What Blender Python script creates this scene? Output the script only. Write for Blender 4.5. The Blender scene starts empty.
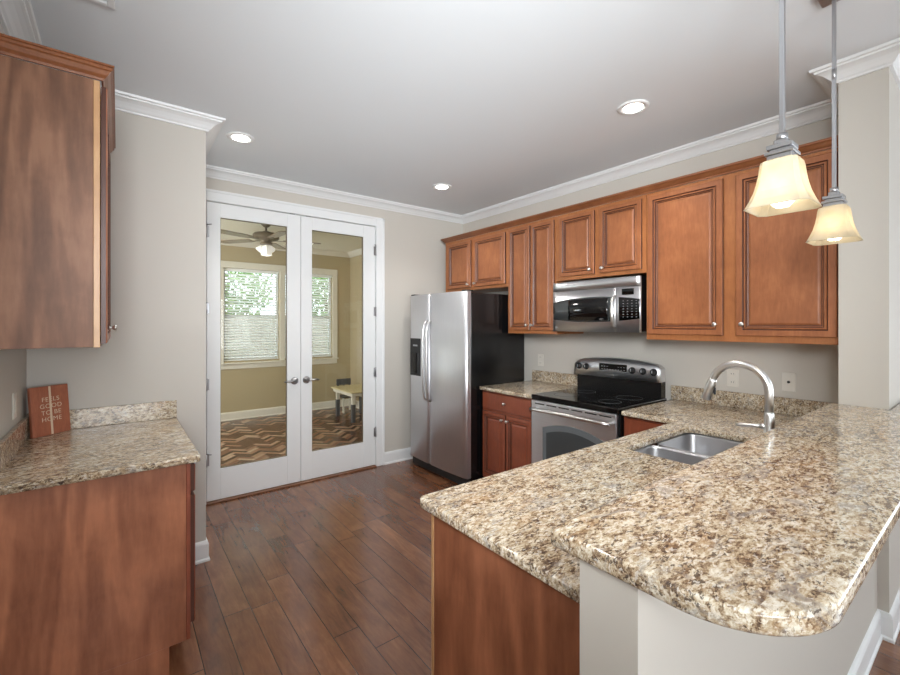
import bpy, bmesh, math, random
from math import pi, sin, cos, radians as R
from mathutils import Vector, Matrix
random.seed(7)
S = bpy.context.scene
COL = S.collection

# ------------------------------------------------------------------ camera
cam_d = bpy.data.cameras.new('camera'); cam = bpy.data.objects.new('camera', cam_d); COL.objects.link(cam)
cam_d.sensor_width = 36; cam_d.lens = 430.03 / 900 * 36
cam_d.shift_y = -(337.5 - 324.08) / 900
cam_d.clip_start = .02
cam.location = (0, 0, 1.4711); cam.rotation_euler = (pi / 2, 0, -.6569)
S.camera = cam
# ------------------------------------------------------------------ exposure
S.view_settings.view_transform = 'Standard'; S.view_settings.look = 'None'
S.view_settings.gamma = 1; S.view_settings.use_curve_mapping = False
S.view_settings.exposure = 0.0
S.cycles.max_bounces = 10; S.cycles.diffuse_bounces = 5; S.cycles.glossy_bounces = 5
S.cycles.transparent_max_bounces = 16; S.cycles.sample_clamp_indirect = 6
S.cycles.caustics_reflective = False; S.cycles.caustics_refractive = False
# ------------------------------------------------------------------ sky, sun and added area lights
W_ = bpy.data.worlds.new('sky'); S.world = W_; W_.use_nodes = True
bg = W_.node_tree.nodes['Background']; bg.inputs[0].default_value = (.80, .90, 1, 1); bg.inputs[1].default_value = 7.0

def area(name, loc, rot, sx, sy, power, col):
    l = bpy.data.lights.new(name, 'AREA'); l.shape = 'RECTANGLE'; l.size = sx; l.size_y = sy
    l.energy = power; l.color = col
    o = bpy.data.objects.new(name, l); COL.objects.link(o); o.location = loc; o.rotation_euler = rot
    return o
# area lights added behind and beside the camera, for daylight from unseen windows
area('added_rear_daylight', (1.8, -3.88, 1.45), (pi / 2 + R(25), 0, 0), 1.7, 1.9, 26, (.93, .965, 1))
area('added_side_daylight', (5.38, -1.9, 1.45), (pi / 2 + R(25), 0, pi / 2), 2.6, 2.0, 40, (.93, .965, 1))
# three bodiless area lights added for brightness, as stand-ins for a photographer's flash
sb = area('added_camera_fill', (-.15, -.25, 2.0), (pi / 2 - R(1), 0, -R(40)), .6, .6, 32, (.93, .965, 1)); sb.data.spread = R(84)
area('added_bounce_fill', (.0, -1.5, 1.5), (pi + R(-50), 0, R(-8)), 1.0, 1.0, 52, (.92, .96, 1))
bk = area('added_kitchen_fill', (1.1, 2.5, 1.45), (pi, 0, 0), 1.8, 1.6, 2.6, (.92, .96, 1)); bk.data.spread = R(140)
# sun; area light added at an unseen side opening to light the sunroom
sun = bpy.data.lights.new('sun', 'SUN'); sun.energy = 3.2; sun.angle = R(1.5); sun.color = (1, .96, .88)
so_ = bpy.data.objects.new('sun', sun); COL.objects.link(so_); so_.rotation_euler = (R(38), 0, R(-35))
area('added_sunroom_daylight', (-1.4, 5.7, 1.55), (pi / 2, 0, -pi / 2), 2.2, 1.5, 72, (.98, .99, 1))

# ------------------------------------------------------------------ node helpers
def sc(r, g, b):
    f = lambda c: (c / 255 / 12.92) if c / 255 <= .04045 else ((c / 255 + .055) / 1.055) ** 2.4
    return (f(r), f(g), f(b), 1)
class NT:
    def __init__(s, name):
        s.m = bpy.data.materials.new(name); s.m.use_nodes = True
        s.t = s.m.node_tree; s.n = s.t.nodes; s.b = s.n['Principled BSDF']; s.out = s.n['Material Output']
    def add(s, typ, **kw):
        n = s.n.new(typ)
        for k, v in kw.items():
            if k in n.bl_rna.properties.keys() and k not in ('inputs',): setattr(n, k, v)
            else: s.set(n, k, v)
        return n
    def set(s, n, k, v):
        i = n.inputs[k]
        if isinstance(v, bpy.types.NodeSocket): s.t.links.new(v, i)
        else: i.default_value = v
    def link(s, a, b): s.t.links.new(a, b)
    def coord(s, kind='Object', scale=(1, 1, 1), rot=(0, 0, 0), loc=(0, 0, 0)):
        c = s.n.new('ShaderNodeTexCoord'); m = s.n.new('ShaderNodeMapping')
        m.inputs['Scale'].default_value = scale; m.inputs['Rotation'].default_value = rot; m.inputs['Location'].default_value = loc
        s.link(c.outputs[kind], m.inputs['Vector']); return m.outputs[0]
    def math(s, op, a, b=0, c=0):
        n = s.n.new('ShaderNodeMath'); n.operation = op
        for i, v in enumerate((a, b, c)):
            if isinstance(v, bpy.types.NodeSocket): s.link(v, n.inputs[i])
            else: n.inputs[i].default_value = v
        return n.outputs[0]
    def noise(s, vec, scale=5, detail=3, rough=.5, dist=0):
        n = s.n.new('ShaderNodeTexNoise'); s.link(vec, n.inputs['Vector'])
        n.inputs['Scale'].default_value = scale; n.inputs['Detail'].default_value = detail
        n.inputs['Roughness'].default_value = rough; n.inputs['Distortion'].default_value = dist
        return n.outputs['Fac']
    def ramp(s, fac, stops, interp='LINEAR'):
        n = s.n.new('ShaderNodeValToRGB'); n.color_ramp.interpolation = interp
        e = n.color_ramp.elements
        while len(e) < len(stops): e.new(.5)
        for i, (p, c) in enumerate(stops): e[i].position = p; e[i].color = c
        s.link(fac, n.inputs[0]); return n.outputs[0]
    def mix(s, fac, a, b, mode='MIX'):
        n = s.n.new('ShaderNodeMix'); n.data_type = 'RGBA'; n.blend_type = mode
        for k, v in ((0, fac), (6, a), (7, b)):
            if isinstance(v, bpy.types.NodeSocket): s.link(v, n.inputs[k])
            else: n.inputs[k].default_value = v
        return n.outputs[2]
    def bump(s, h, strength=.2, dist=.002):
        n = s.n.new('ShaderNodeBump'); n.inputs['Strength'].default_value = strength; n.inputs['Distance'].default_value = dist
        s.link(h, n.inputs['Height']); s.link(n.outputs[0], s.b.inputs['Normal'])
    def P(s, **kw):
        names = dict(col='Base Color', rough='Roughness', metal='Metallic', coat='Coat Weight', spec='Specular IOR Level',
                     em='Emission Color', es='Emission Strength', aniso='Anisotropic', trans='Transmission Weight', ior='IOR', crough='Coat Roughness')
        for k, v in kw.items(): s.set(s.b, names[k], v)
        return s.m
def plain(name, c, rough=.5, **kw):
    t = NT(name); v = t.noise(t.coord(), 14, 2)
    col = t.mix(t.math('MULTIPLY', v, .10), c, tuple(x * .8 for x in c[:3]) + (1,))
    return t.P(col=col, rough=rough, **kw)
def paint(name, c, rough=.6):
    t = NT(name); co = t.coord()
    v = t.noise(co, 1.3, 3); col = t.mix(t.math('MULTIPLY', v, .12), c, tuple(x * .86 for x in c[:3]) + (1,))
    t.bump(t.noise(co, 260, 2), .08, .001)
    return t.P(col=col, rough=rough, spec=.25)

def wood(name, light, dark, mid, rough=.35, scale=1, figure=.5, axis='Z', coat=.15):
    t = NT(name)
    st = {'Z': (1, 1, .16), 'X': (.16, 1, 1), 'Y': (1, .16, 1)}[axis]
    co = t.coord(scale=tuple(x * scale for x in st))
    warp = t.noise(co, 3.2, 3, .5, 1.0)
    rings = t.math('SINE', t.math('MULTIPLY', warp, 48))
    fine = t.noise(co, 90, 3, .6, .2)
    big = t.noise(t.coord(), 5.5, 4, .6, .4)
    a = t.math('MULTIPLY_ADD', rings, .11 * figure, .5)
    b = t.math('MULTIPLY_ADD', t.math('SUBTRACT', fine, .5), .5, a)
    c = t.math('MULTIPLY_ADD', t.math('SUBTRACT', big, .5), .75, b)
    col = t.ramp(c, [(.15, dark), (.5, mid), (.85, light)])
    return t.P(col=col, rough=rough, coat=coat, crough=.25)

M = {}
M['wall'] = paint('wall_paint', sc(203, 198, 189))
M['ceiling'] = paint('ceiling_paint', sc(232, 237, 240), .8)
M['white'] = plain('white_trim_paint', sc(236, 238, 238), .35)
M['sun_wall'] = paint('sunroom_wall_paint', sc(178, 163, 130))
M['sun_ceiling'] = paint('sunroom_ceiling_paint', sc(222, 216, 196), .8)
M['sun_trim'] = plain('sunroom_trim_paint', sc(222, 216, 200), .4)
M['door_wood'] = wood('cherry_door', sc(180, 116, 74), sc(126, 75, 45), sc(153, 94, 58), .42, 1, .25, coat=.05)
M['frame_wood'] = wood('maple_frame', sc(188, 124, 74), sc(140, 84, 48), sc(166, 104, 60), .42, 1, .3, coat=.05)
M['crown_wood'] = wood('crown_wood', sc(158, 100, 62), sc(104, 60, 36), sc(132, 80, 48), .35, 1, .3, 'Y')
M['panel_wood'] = wood('cherry_panel', sc(146, 104, 78), sc(100, 66, 46), sc(124, 85, 62), .5, .8, 2.2, coat=0)
M['base_panel'] = wood('cherry_base_panel', sc(176, 114, 82), sc(126, 76, 52), sc(152, 96, 68), .38, .8, 1.9)
M['base_door'] = wood('cherry_base_door', sc(150, 82, 56), sc(108, 54, 36), sc(130, 67, 45), .36, 1, .3)
M['strip'] = wood('light_edge_strip', sc(208, 166, 120), sc(176, 130, 90), sc(192, 148, 104), .4)
M['glaze'] = plain('dark_glaze', sc(78, 42, 28), .4)
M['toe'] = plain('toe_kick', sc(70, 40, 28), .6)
M['steel_plain'] = plain('satin_nickel', sc(226, 225, 223), .28, metal=1)
M['nickel_dark'] = plain('dark_nickel', sc(176, 176, 178), .3, metal=1)
M['black'] = plain('black_enamel', sc(16, 16, 17), .22)
M['black_matte'] = plain('black_plastic', sc(24, 24, 25), .5)
M['black_glass'] = plain('black_glass', sc(10, 10, 11), .06)
M['grey_glass'] = plain('grey_oven_glass', sc(98, 102, 104), .22)
M['oven_inner'] = plain('oven_inner_glass', sc(62, 65, 66), .18)
M['grey_mark'] = plain('grey_marking', sc(170, 172, 174), .5)
M['white_plastic'] = plain('white_plastic', sc(220, 215, 205), .35)
M['blind'] = plain('white_blind', sc(244, 244, 240), .5)
M['kid_white'] = plain('kid_white', sc(214, 208, 190), .45)
M['kid_top'] = wood('kid_tabletop', sc(216, 202, 160), sc(190, 172, 128), sc(204, 190, 146), .45)
M['kid_grey'] = plain('kid_grey', sc(84, 84, 84), .5)
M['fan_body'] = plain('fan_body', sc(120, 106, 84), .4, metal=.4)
M['fan_blade'] = wood('fan_blade', sc(150, 128, 96), sc(100, 82, 58), sc(124, 104, 76), .35, 1, .4, 'X')
M['leaf'] = plain('leaf_green', sc(96, 128, 60), .6)
M['bark'] = plain('bark', sc(96, 78, 60), .9)
M['fence'] = wood('fence_wood', sc(150, 140, 132), sc(104, 96, 90), sc(128, 120, 112), .8)
M['grass'] = plain('grass', sc(110, 132, 70), .9)
M['letter'] = plain('pale_lettering', sc(226, 206, 180), .6)
M['shoe'] = wood('threshold_wood', sc(150, 104, 72), sc(96, 60, 40), sc(120, 78, 52), .4, 1, .4, 'X')

def brushed(name, c, rough, axis):
    t = NT(name)
    st = {'Z': (60, 60, .8), 'Y': (60, .8, 60), 'X': (.8, 60, 60)}[axis]
    n = t.noise(t.coord(scale=st), 6, 3, .6)
    r = t.math('MULTIPLY_ADD', n, .14, rough - .07)
    col = t.mix(n, c, tuple(x * .86 for x in c[:3]) + (1,))
    t.bump(n, .04, .0004)
    return t.P(col=col, rough=r, metal=1)
M['steel'] = brushed('brushed_steel', sc(232, 234, 238), .46, 'Z')
M['steel_h'] = brushed('brushed_steel_across', sc(232, 234, 238), .36, 'Y')
M['sink_steel'] = brushed('sink_steel', sc(200, 200, 202), .36, 'X')

def glass_pane(name, tint, gloss=1.5):
    t = NT(name); t.n.remove(t.b)
    tr = t.add('ShaderNodeBsdfTransparent'); tr.inputs[0].default_value = tint
    gl = t.add('ShaderNodeBsdfGlossy'); gl.inputs['Roughness'].default_value = .02
    fr = t.add('ShaderNodeFresnel'); fr.inputs[0].default_value = gloss
    mx = t.add('ShaderNodeMixShader'); t.link(fr.outputs[0], mx.inputs[0]); t.link(tr.outputs[0], mx.inputs[1]); t.link(gl.outputs[0], mx.inputs[2])
    t.link(mx.outputs[0], t.out.inputs[0]); return t.m
M['glass'] = glass_pane('door_glass', (.95, .96, .95, 1), 1.35)

def lamp_mat(name, c, s):
    t = NT(name); return t.P(col=c, em=c, es=s, rough=.5)
M['can_lens'] = lamp_mat('recessed_lens', (1, .95, .88, 1), 24)
M['bulb'] = lamp_mat('lit_bulb', (1, .89, .70, 1), 17)
M['fan_lamp'] = lamp_mat('fan_lamp_glass', (1, .96, .90, 1), .35)
M['display'] = plain('display', sc(8, 12, 12), .1)

def frosted():
    t = NT('amber_frosted_glass'); t.n.remove(t.b)
    n = t.noise(t.coord(), 26, 3)
    c = t.ramp(n, [(.3, (.62, .56, .43, 1)), (.7, (.69, .63, .51, 1))])
    tl = t.add('ShaderNodeBsdfTranslucent'); t.link(c, tl.inputs[0])
    df = t.add('ShaderNodeBsdfDiffuse'); t.link(c, df.inputs[0])
    gl = t.add('ShaderNodeBsdfGlossy'); gl.inputs['Roughness'].default_value = .15
    m1 = t.add('ShaderNodeMixShader'); m1.inputs[0].default_value = .35; t.link(tl.outputs[0], m1.inputs[1]); t.link(df.outputs[0], m1.inputs[2])
    m2 = t.add('ShaderNodeMixShader'); m2.inputs[0].default_value = .06; t.link(m1.outputs[0], m2.inputs[1]); t.link(gl.outputs[0], m2.inputs[2])
    t.link(m2.outputs[0], t.out.inputs[0]); return t.m
M['shade'] = frosted()

def granite():
    t = NT('granite')
    ang = R(-38)
    st = t.coord(rot=(0, 0, ang), scale=(.58, 1.2, 1))
    n = t.n.new('ShaderNodeTexNoise'); n.inputs['Scale'].default_value = 30; n.inputs['Detail'].default_value = 5; n.inputs['Roughness'].default_value = .7; t.link(st, n.inputs['Vector'])
    va = t.n.new('ShaderNodeVectorMath'); va.operation = 'MULTIPLY_ADD'
    t.link(n.outputs['Color'], va.inputs[0]); va.inputs[1].default_value = (.045, .045, .045); t.link(st, va.inputs[2])
    def vor(scale):
        v = t.n.new('ShaderNodeTexVoronoi'); v.inputs['Scale'].default_value = scale; t.link(va.outputs[0], v.inputs['Vector'])
        q = t.n.new('ShaderNodeSeparateColor'); t.link(v.outputs['Color'], q.inputs[0]); return q
    v1 = vor(135); v0 = vor(290)
    big = t.noise(st, 7, 4, .6, .8); mid = t.noise(st, 44, 5, .72, .8); fine = t.noise(st, 130, 4, .75, .3)
    k = t.math('ADD', t.math('MULTIPLY', v1.outputs[0], .26), t.math('MULTIPLY', v0.outputs[1], .10))
    k = t.math('ADD', k, t.math('MULTIPLY', big, .30)); k = t.math('ADD', k, t.math('MULTIPLY', mid, .95)); k = t.math('ADD', k, t.math('MULTIPLY', fine, .60))
    k = t.math('SUBTRACT', k, .615)
    col = t.ramp(k, [(.20, sc(72, 58, 50)), (.33, sc(116, 95, 76)), (.42, sc(160, 138, 110)), (.52, sc(192, 174, 146)), (.63, sc(214, 203, 181)), (.80, sc(234, 229, 217))])
    g = t.noise(st, 13, 5, .7, 1.2)
    col = t.mix(t.ramp(g, [(.53, (0, 0, 0, 1)), (.63, (.6, .6, .6, 1))]), col, sc(152, 148, 144))
    o = t.noise(t.coord(rot=(0, 0, ang), scale=(.55, 1.3, 1), loc=(3, 5, 1)), 12, 4, .65, .8)
    col = t.mix(t.ramp(o, [(.55, (0, 0, 0, 1)), (.68, (.4, .4, .4, 1))]), col, sc(184, 146, 104))
    v2 = vor(150)
    sp = t.math('MULTIPLY', t.math('GREATER_THAN', v2.outputs[1], .80), t.math('GREATER_THAN', t.noise(st, 26, 4, .7, .6), .53))
    col = t.mix(t.math('MULTIPLY', sp, .80), col, sc(70, 57, 50))
    v3 = vor(190)
    col = t.mix(t.math('MULTIPLY', t.math('GREATER_THAN', v3.outputs[2], .90), .55), col, sc(238, 232, 220))
    return t.P(col=col, rough=.12, spec=.5)
M['granite'] = granite()

def plank_floor():
    t = NT('hand_scraped_planks')
    c = t.n.new('ShaderNodeTexCoord'); s = t.n.new('ShaderNodeSeparateXYZ'); t.link(c.outputs['Object'], s.inputs[0])
    Wd, Ln = .127, 1.15
    u = t.math('DIVIDE', t.math('ADD', s.outputs[0], 20.03), Wd); i = t.math('FLOOR', u)
    wn = t.n.new('ShaderNodeTexWhiteNoise'); wn.noise_dimensions = '1D'; t.link(i, wn.inputs['W'])
    v = t.math('ADD', t.math('DIVIDE', s.outputs[1], Ln), t.math('MULTIPLY', wn.outputs[0], 7.3)); j = t.math('FLOOR', v)
    cb = t.n.new('ShaderNodeCombineXYZ'); t.link(i, cb.inputs[0]); t.link(j, cb.inputs[1])
    w2 = t.n.new('ShaderNodeTexWhiteNoise'); w2.noise_dimensions = '3D'; t.link(cb.outputs[0], w2.inputs['Vector'])
    rnd = w2.outputs[0]
    cc = t.n.new('ShaderNodeCombineXYZ'); t.link(s.outputs[0], cc.inputs[0])
    t.link(t.math('MULTIPLY', s.outputs[1], .14), cc.inputs[1]); t.link(t.math('MULTIPLY', rnd, 40), cc.inputs[2])
    g1 = t.noise(cc.outputs[0], 22, 5, .65, 1.6); g2 = t.noise(cc.outputs[0], 120, 3, .6)
    cd = t.n.new('ShaderNodeCombineXYZ'); t.link(s.outputs[0], cd.inputs[0]); t.link(t.math('MULTIPLY', s.outputs[1], .5), cd.inputs[1]); t.link(t.math('MULTIPLY', rnd, 9), cd.inputs[2])
    bl = t.noise(cd.outputs[0], 7, 4, .6, .6)
    k = t.math('ADD', t.math('MULTIPLY', rnd, .17), t.math('ADD', t.math('MULTIPLY', g1, .45), t.math('ADD', t.math('MULTIPLY', g2, .12), t.math('MULTIPLY', bl, .42))))
    col = t.ramp(k, [(.32, sc(64, 40, 29)), (.48, sc(100, 63, 44)), (.62, sc(120, 78, 54)), (.80, sc(146, 100, 70))])
    fu = t.math('FRACT', u); fv = t.math('FRACT', v)
    eu = t.math('MINIMUM', fu, t.math('SUBTRACT', 1, fu)); ev = t.math('MINIMUM', fv, t.math('SUBTRACT', 1, fv))
    su = t.math('LESS_THAN', eu, .014); sv = t.math('LESS_THAN', ev, .0016)
    seam = t.math('MAXIMUM', su, sv)
    col = t.mix(seam, col, sc(30, 18, 13))
    scr = t.noise(cd.outputs[0], 16, 3, .5, .8)
    h = t.math('SUBTRACT', t.math('ADD', t.math('MULTIPLY', g1, .5), scr), t.math('MULTIPLY', t.math('SMOOTH_MIN', t.math('MULTIPLY', t.math('SUBTRACT', .05, eu), 18), 1), .25))
    t.bump(t.math('SUBTRACT', h, t.math('MULTIPLY', seam, .8)), .16, .002)
    r = t.math('MULTIPLY_ADD', g1, .12, .17)
    return t.P(col=col, rough=r, spec=.5, coat=.35, crough=.16)
M['floor'] = plank_floor()

def herring_mat():
    t = NT('herringbone_wood')
    a = t.n.new('ShaderNodeAttribute'); a.attribute_name = 'plank'
    g = t.noise(t.coord(), 40, 3, .6)
    k = t.math('MULTIPLY_ADD', g, .25, t.math('MULTIPLY', a.outputs['Fac'], .85))
    col = t.ramp(k, [(.1, sc(70, 46, 36)), (.45, sc(112, 76, 58)), (.75, sc(156, 122, 98)), (1, sc(186, 162, 138))])
    return t.P(col=col, rough=.22, spec=.5)
M['herring'] = herring_mat()

# ------------------------------------------------------------------ mesh helpers
def new(): return bmesh.new()
def merge(bm, tmp):
    me = bpy.data.meshes.new('t'); tmp.to_mesh(me); tmp.free(); bm.from_mesh(me); bpy.data.meshes.remove(me)
def box(bm, x0, x1, y0, y1, z0, z1, bev=0, seg=1, mi=0, rot=None, piv=None):
    t = bmesh.new(); bmesh.ops.create_cube(t, size=1)
    for v in t.verts:
        v.co = Vector(((x0 + x1) / 2 + v.co.x * (x1 - x0), (y0 + y1) / 2 + v.co.y * (y1 - y0), (z0 + z1) / 2 + v.co.z * (z1 - z0)))
    if bev: bmesh.ops.bevel(t, geom=list(t.edges), offset=bev, segments=seg, profile=.5, affect='EDGES')
    for f in t.faces: f.material_index = mi
    if rot:
        p = Vector(piv) if piv else Vector(((x0 + x1) / 2, (y0 + y1) / 2, (z0 + z1) / 2))
        for v in t.verts: v.co = p + rot @ (v.co - p)
    merge(bm, t); return bm
def B(*a, **k): return box(new(), *a, **k)
def lathe(bm, prof, c=(0, 0, 0), axis=(0, 0, 1), seg=24, mi=0, square=False, phase=0, caps=True):
    q = Vector((0, 0, 1)).rotation_difference(Vector(axis)); c = Vector(c); rows = []
    for r, z in prof:
        rows.append([bm.verts.new(c + q @ Vector((r * cos(2 * pi * k / seg + phase), r * sin(2 * pi * k / seg + phase), z))) for k in range(seg)])
    for a, b in zip(rows, rows[1:]):
        for k in range(seg):
            f = bm.faces.new((a[k], a[(k + 1) % seg], b[(k + 1) % seg], b[k])); f.smooth = not square; f.material_index = mi
    for row, rev in ((rows[0], True), (rows[-1], False)) if caps else ():
        f = bm.faces.new(row[::-1] if rev else row); f.material_index = mi
    return bm
def tube(bm, pts, rad, seg=12, mi=0, cap=True):
    pts = [Vector(p) for p in pts]; n = len(pts)
    rs = rad if isinstance(rad, (list, tuple)) else [rad] * n
    rows = []; up = None
    for i, p in enumerate(pts):
        d = (pts[min(i + 1, n - 1)] - pts[max(i - 1, 0)]).normalized()
        if up is None: up = d.orthogonal().normalized()
        up = (up - d * up.dot(d)).normalized(); w = d.cross(up)
        rows.append([bm.verts.new(p + rs[i] * (cos(2 * pi * k / seg) * up + sin(2 * pi * k / seg) * w)) for k in range(seg)])
    for a, b in zip(rows, rows[1:]):
        for k in range(seg):
            f = bm.faces.new((a[k], a[(k + 1) % seg], b[(k + 1) % seg], b[k])); f.smooth = True; f.material_index = mi
    if cap: bm.faces.new(rows[0][::-1]); bm.faces.new(rows[-1])
    return bm
def sweep(bm, path, prof, closed=False, side=1):
    """mitred sweep in plan; path = [(x, y)]; prof = [(out, z)], out measured to the right of travel * side"""
    P = [Vector(p) for p in path]; n = len(P); rows = []
    for i in range(n):
        d0 = (P[i] - P[i - 1]).normalized() if (closed or i > 0) else None
        d1 = (P[(i + 1) % n] - P[i]).normalized() if (closed or i < n - 1) else None
        if d0 is None: d0 = d1
        if d1 is None: d1 = d0
        n0 = Vector((d0.y, -d0.x)) * side; n1 = Vector((d1.y, -d1.x)) * side
        m = (n0 + n1); m = m / max(1e-6, m.dot(n0))
        rows.append([bm.verts.new((P[i].x + m.x * o, P[i].y + m.y * o, z)) for o, z in prof])
    k = len(prof)
    for i in range(n if closed else n - 1):
        a, b = rows[i], rows[(i + 1) % n]
        for j in range(k): bm.faces.new((a[j], a[(j + 1) % k], b[(j + 1) % k], b[j]))
    if not closed: bm.faces.new(rows[0]); bm.faces.new(rows[-1][::-1])
    bmesh.ops.recalc_face_normals(bm, faces=bm.faces); return bm

def root_of(o):
    while o.parent: o = o.parent
    return o
def obj(name, bm, mat, parent=None, label=None, local=False, smooth=None):
    """bm in world coordinates (local=True: in the root's own frame)"""
    me = bpy.data.meshes.new(name)
    bmesh.ops.recalc_face_normals(bm, faces=bm.faces)
    bm.to_mesh(me); bm.free()
    for m in (mat if isinstance(mat, (list, tuple)) else [mat]): me.materials.append(m)
    o = bpy.data.objects.new(name, me); COL.objects.link(o)
    if parent is not None:
        o.parent = parent; r = root_of(parent)
        if not local: me.transform((Matrix.Translation(r.location) @ r.rotation_euler.to_matrix().to_4x4()).inverted())
    if label: o['label'] = label
    return o
def thing(name, label, cat, loc=(0, 0, 0), rz=0, group=None):
    o = bpy.data.objects.new(name, None); COL.objects.link(o); o.location = loc; o.rotation_euler = (0, 0, rz)
    o.empty_display_size = .1
    o['label'] = label; o['category'] = cat
    if group: o['group'] = group
    return o
def tag(o, label, cat, group=None):
    o['label'] = label; o['category'] = cat
    if group: o['group'] = group
    return o
def struct(name, bm, mat, parent=None, label=None):
    o = obj(name, bm, mat, parent)
    if parent is None: o['kind'] = 'structure'
    if label: o['label'] = label
    return o
def dup(r0, loc, rz, label):
    r = r0.copy(); COL.objects.link(r); r.location = loc; r.rotation_euler = (0, 0, rz); r['label'] = label
    def rec(a, b):
        for ch in list(a.children):
            c = ch.copy(); COL.objects.link(c); c.parent = b; rec(ch, c)
    rec(r0, r); return r

# ------------------------------------------------------------------ room constants
XL, XW, YD, YS, XS, ZC = -.37, 3.277, 3.99, 3.05, .432, 2.743     # left wall, right wall, door wall, stub wall, stub end, ceiling
XC, YC1, YC0 = 2.842, .515, .337                                  # column
XR, YB = 5.5, -4.0                                                # living area extents
XA = -1.0                                                         # living area left wall (behind the camera)
SX0, SX1, SY0, SY1 = -1.5, 3.32, 4.11, 7.26                       # sunroom

struct('floor', B(XA - .1, XR + .1, YB - .1, SY0 - .045, -.05, 0), M['floor'])
c = new(); box(c, XA - .2, XR + .2, YB - .2, SY0 - .05, ZC, ZC + .1); struct('ceiling', c, M['ceiling'])
# walls
struct('wall_left', B(XL - .12, XL, -.5, YS, 0, ZC), M['wall'])
struct('wall_left_return', B(XA - .1, XL - .12, -.62, -.5, 0, ZC), M['wall'])
struct('wall_stub', B(XL - .12, XS, YS, YD, 0, ZC), M['wall'])
b = new()
box(b, XS, .52, YD, SY0, 0, ZC); box(b, 2.155, XW + .3, YD, SY0, 0, ZC); box(b, .52, 2.155, YD, SY0, 2.50, ZC)
box(b, XL - .12, XS, YD, SY0, 0, ZC)
struct('wall_front', b, M['wall'])
struct('wall_right', B(XW, XW + .12, YC1, YD, 0, ZC), M['wall'])
struct('wall_column', B(XC, XR, YC0, YC1, 0, ZC), M['wall'])
struct('wall_peninsula', B(.685, XC, .376, .490, 0, 1.038), M['wall'])
# living area shell with window openings
def wall_x(x0, x1, y0, y1, wy0, wy1, wz0, wz1):      # wall across X-thickness, opening in y
    b = new(); box(b, x0, x1, y0, wy0, 0, ZC); box(b, x0, x1, wy1, y1, 0, ZC); box(b, x0, x1, wy0, wy1, 0, wz0); box(b, x0, x1, wy0, wy1, wz1, ZC); return b
def wall_y(y0, y1, x0, x1, ops, wz0, wz1):
    b = new(); x = x0
    for a, c_ in ops:
        box(b, x, a, y0, y1, 0, ZC); box(b, a, c_, y0, y1, 0, wz0); box(b, a, c_, y0, y1, wz1, ZC); x = c_
    box(b, x, x1, y0, y1, 0, ZC); return b
struct('wall_back', wall_y(YB - .12, YB, XA - .1, XR + .1, [(1.3, 2.1)], .8, 2.1), M['wall'])
struct('wall_far_right', wall_x(XR, XR + .12, YB, YC1, -2.8, -1.2, .7, 2.2), M['wall'])
struct('wall_far_left', B(XA - .12, XA, YB, -.5, 0, ZC), M['wall'])

# crown moulding round the whole room
cr = [(0, ZC - .074), (.012, ZC - .074), (.015, ZC - .066), (.024, ZC - .060), (.034, ZC - .048), (.050, ZC - .034), (.066, ZC - .026),
      (.078, ZC - .022), (.080, ZC - .014), (.092, ZC - .012), (.096, ZC), (0, ZC)]
loop = [(XA, YB), (XA, -.62), (XL - .12, -.62), (XL, -.5), (XL, YS), (XS, YS), (XS, YD), (XW, YD), (XW, YC1), (XC, YC1), (XC, YC0), (XR, YC0), (XR, YB)]
loop = [(XL, -.5), (XL, YS), (XS, YS), (XS, YD), (XW, YD), (XW, YC1), (XC, YC1), (XC, YC0), (XR, YC0), (XR, YB)]
struct('trim_1', sweep(new(), loop, cr), M['white'], label='white crown moulding along the ceiling')
bb = [(0, 0), (.020, 0), (.020, .012), (.014, .020), (.014, .105), (.010, .118), (.006, .124), (0, .126)]
struct('baseboard_stub', sweep(new(), [(.29, YS), (XS, YS), (XS, YD)], bb), M['white'])
struct('baseboard_front', sweep(new(), [(2.203, YD), (XW, YD), (XW, 3.86)], bb), M['white'])
struct('baseboard_peninsula', sweep(new(), [(.685, .48), (.685, .376), (XC, .376), (XC, YC0), (XR, YC0), (XR, -.4)], bb, side=-1 if False else 1), M['white'])

# door casing
cs = new()
def casing(bm, x0, x1, z1, w, y, d, z0=0):
    for a, b_ in ((x0 - w, x0), (x1, x1 + w)):
        box(bm, a, b_, y - d, y, z0, z1 + w, .004)
        box(bm, (a if a < x0 else b_ - .02), (a + .02 if a < x0 else b_), y - d - .006, y - d + .002, z0, z1 + w, .002)
    box(bm, x0, x1, y - d, y, z1, z1 + w, .004); box(bm, x0 - w, x1 + w, y - d - .006, y - d + .002, z1 + w - .02, z1 + w, .002)
casing(cs, .566, 2.108, 2.480, .092, YD, .016)
struct('trim_2', cs, M['white'], label='white casing around the french doors')
jb = new(); box(jb, .52, .566, YD + .0, SY0, 0, 2.50); box(jb, 2.108, 2.155, YD, SY0, 0, 2.50); box(jb, .566, 2.108, YD, SY0, 2.480, 2.50)
struct('trim_3', jb, M['white'], label='white jamb of the french doors')
th = new(); box(th, .568, 2.106, YD - .03, YD + .003, 0, .014, .004); box(th, .568, 2.106, YD + .003, SY0, 0, .010)
struct('trim_4', th, M['shoe'], label='wooden threshold strip under the french doors')

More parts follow.
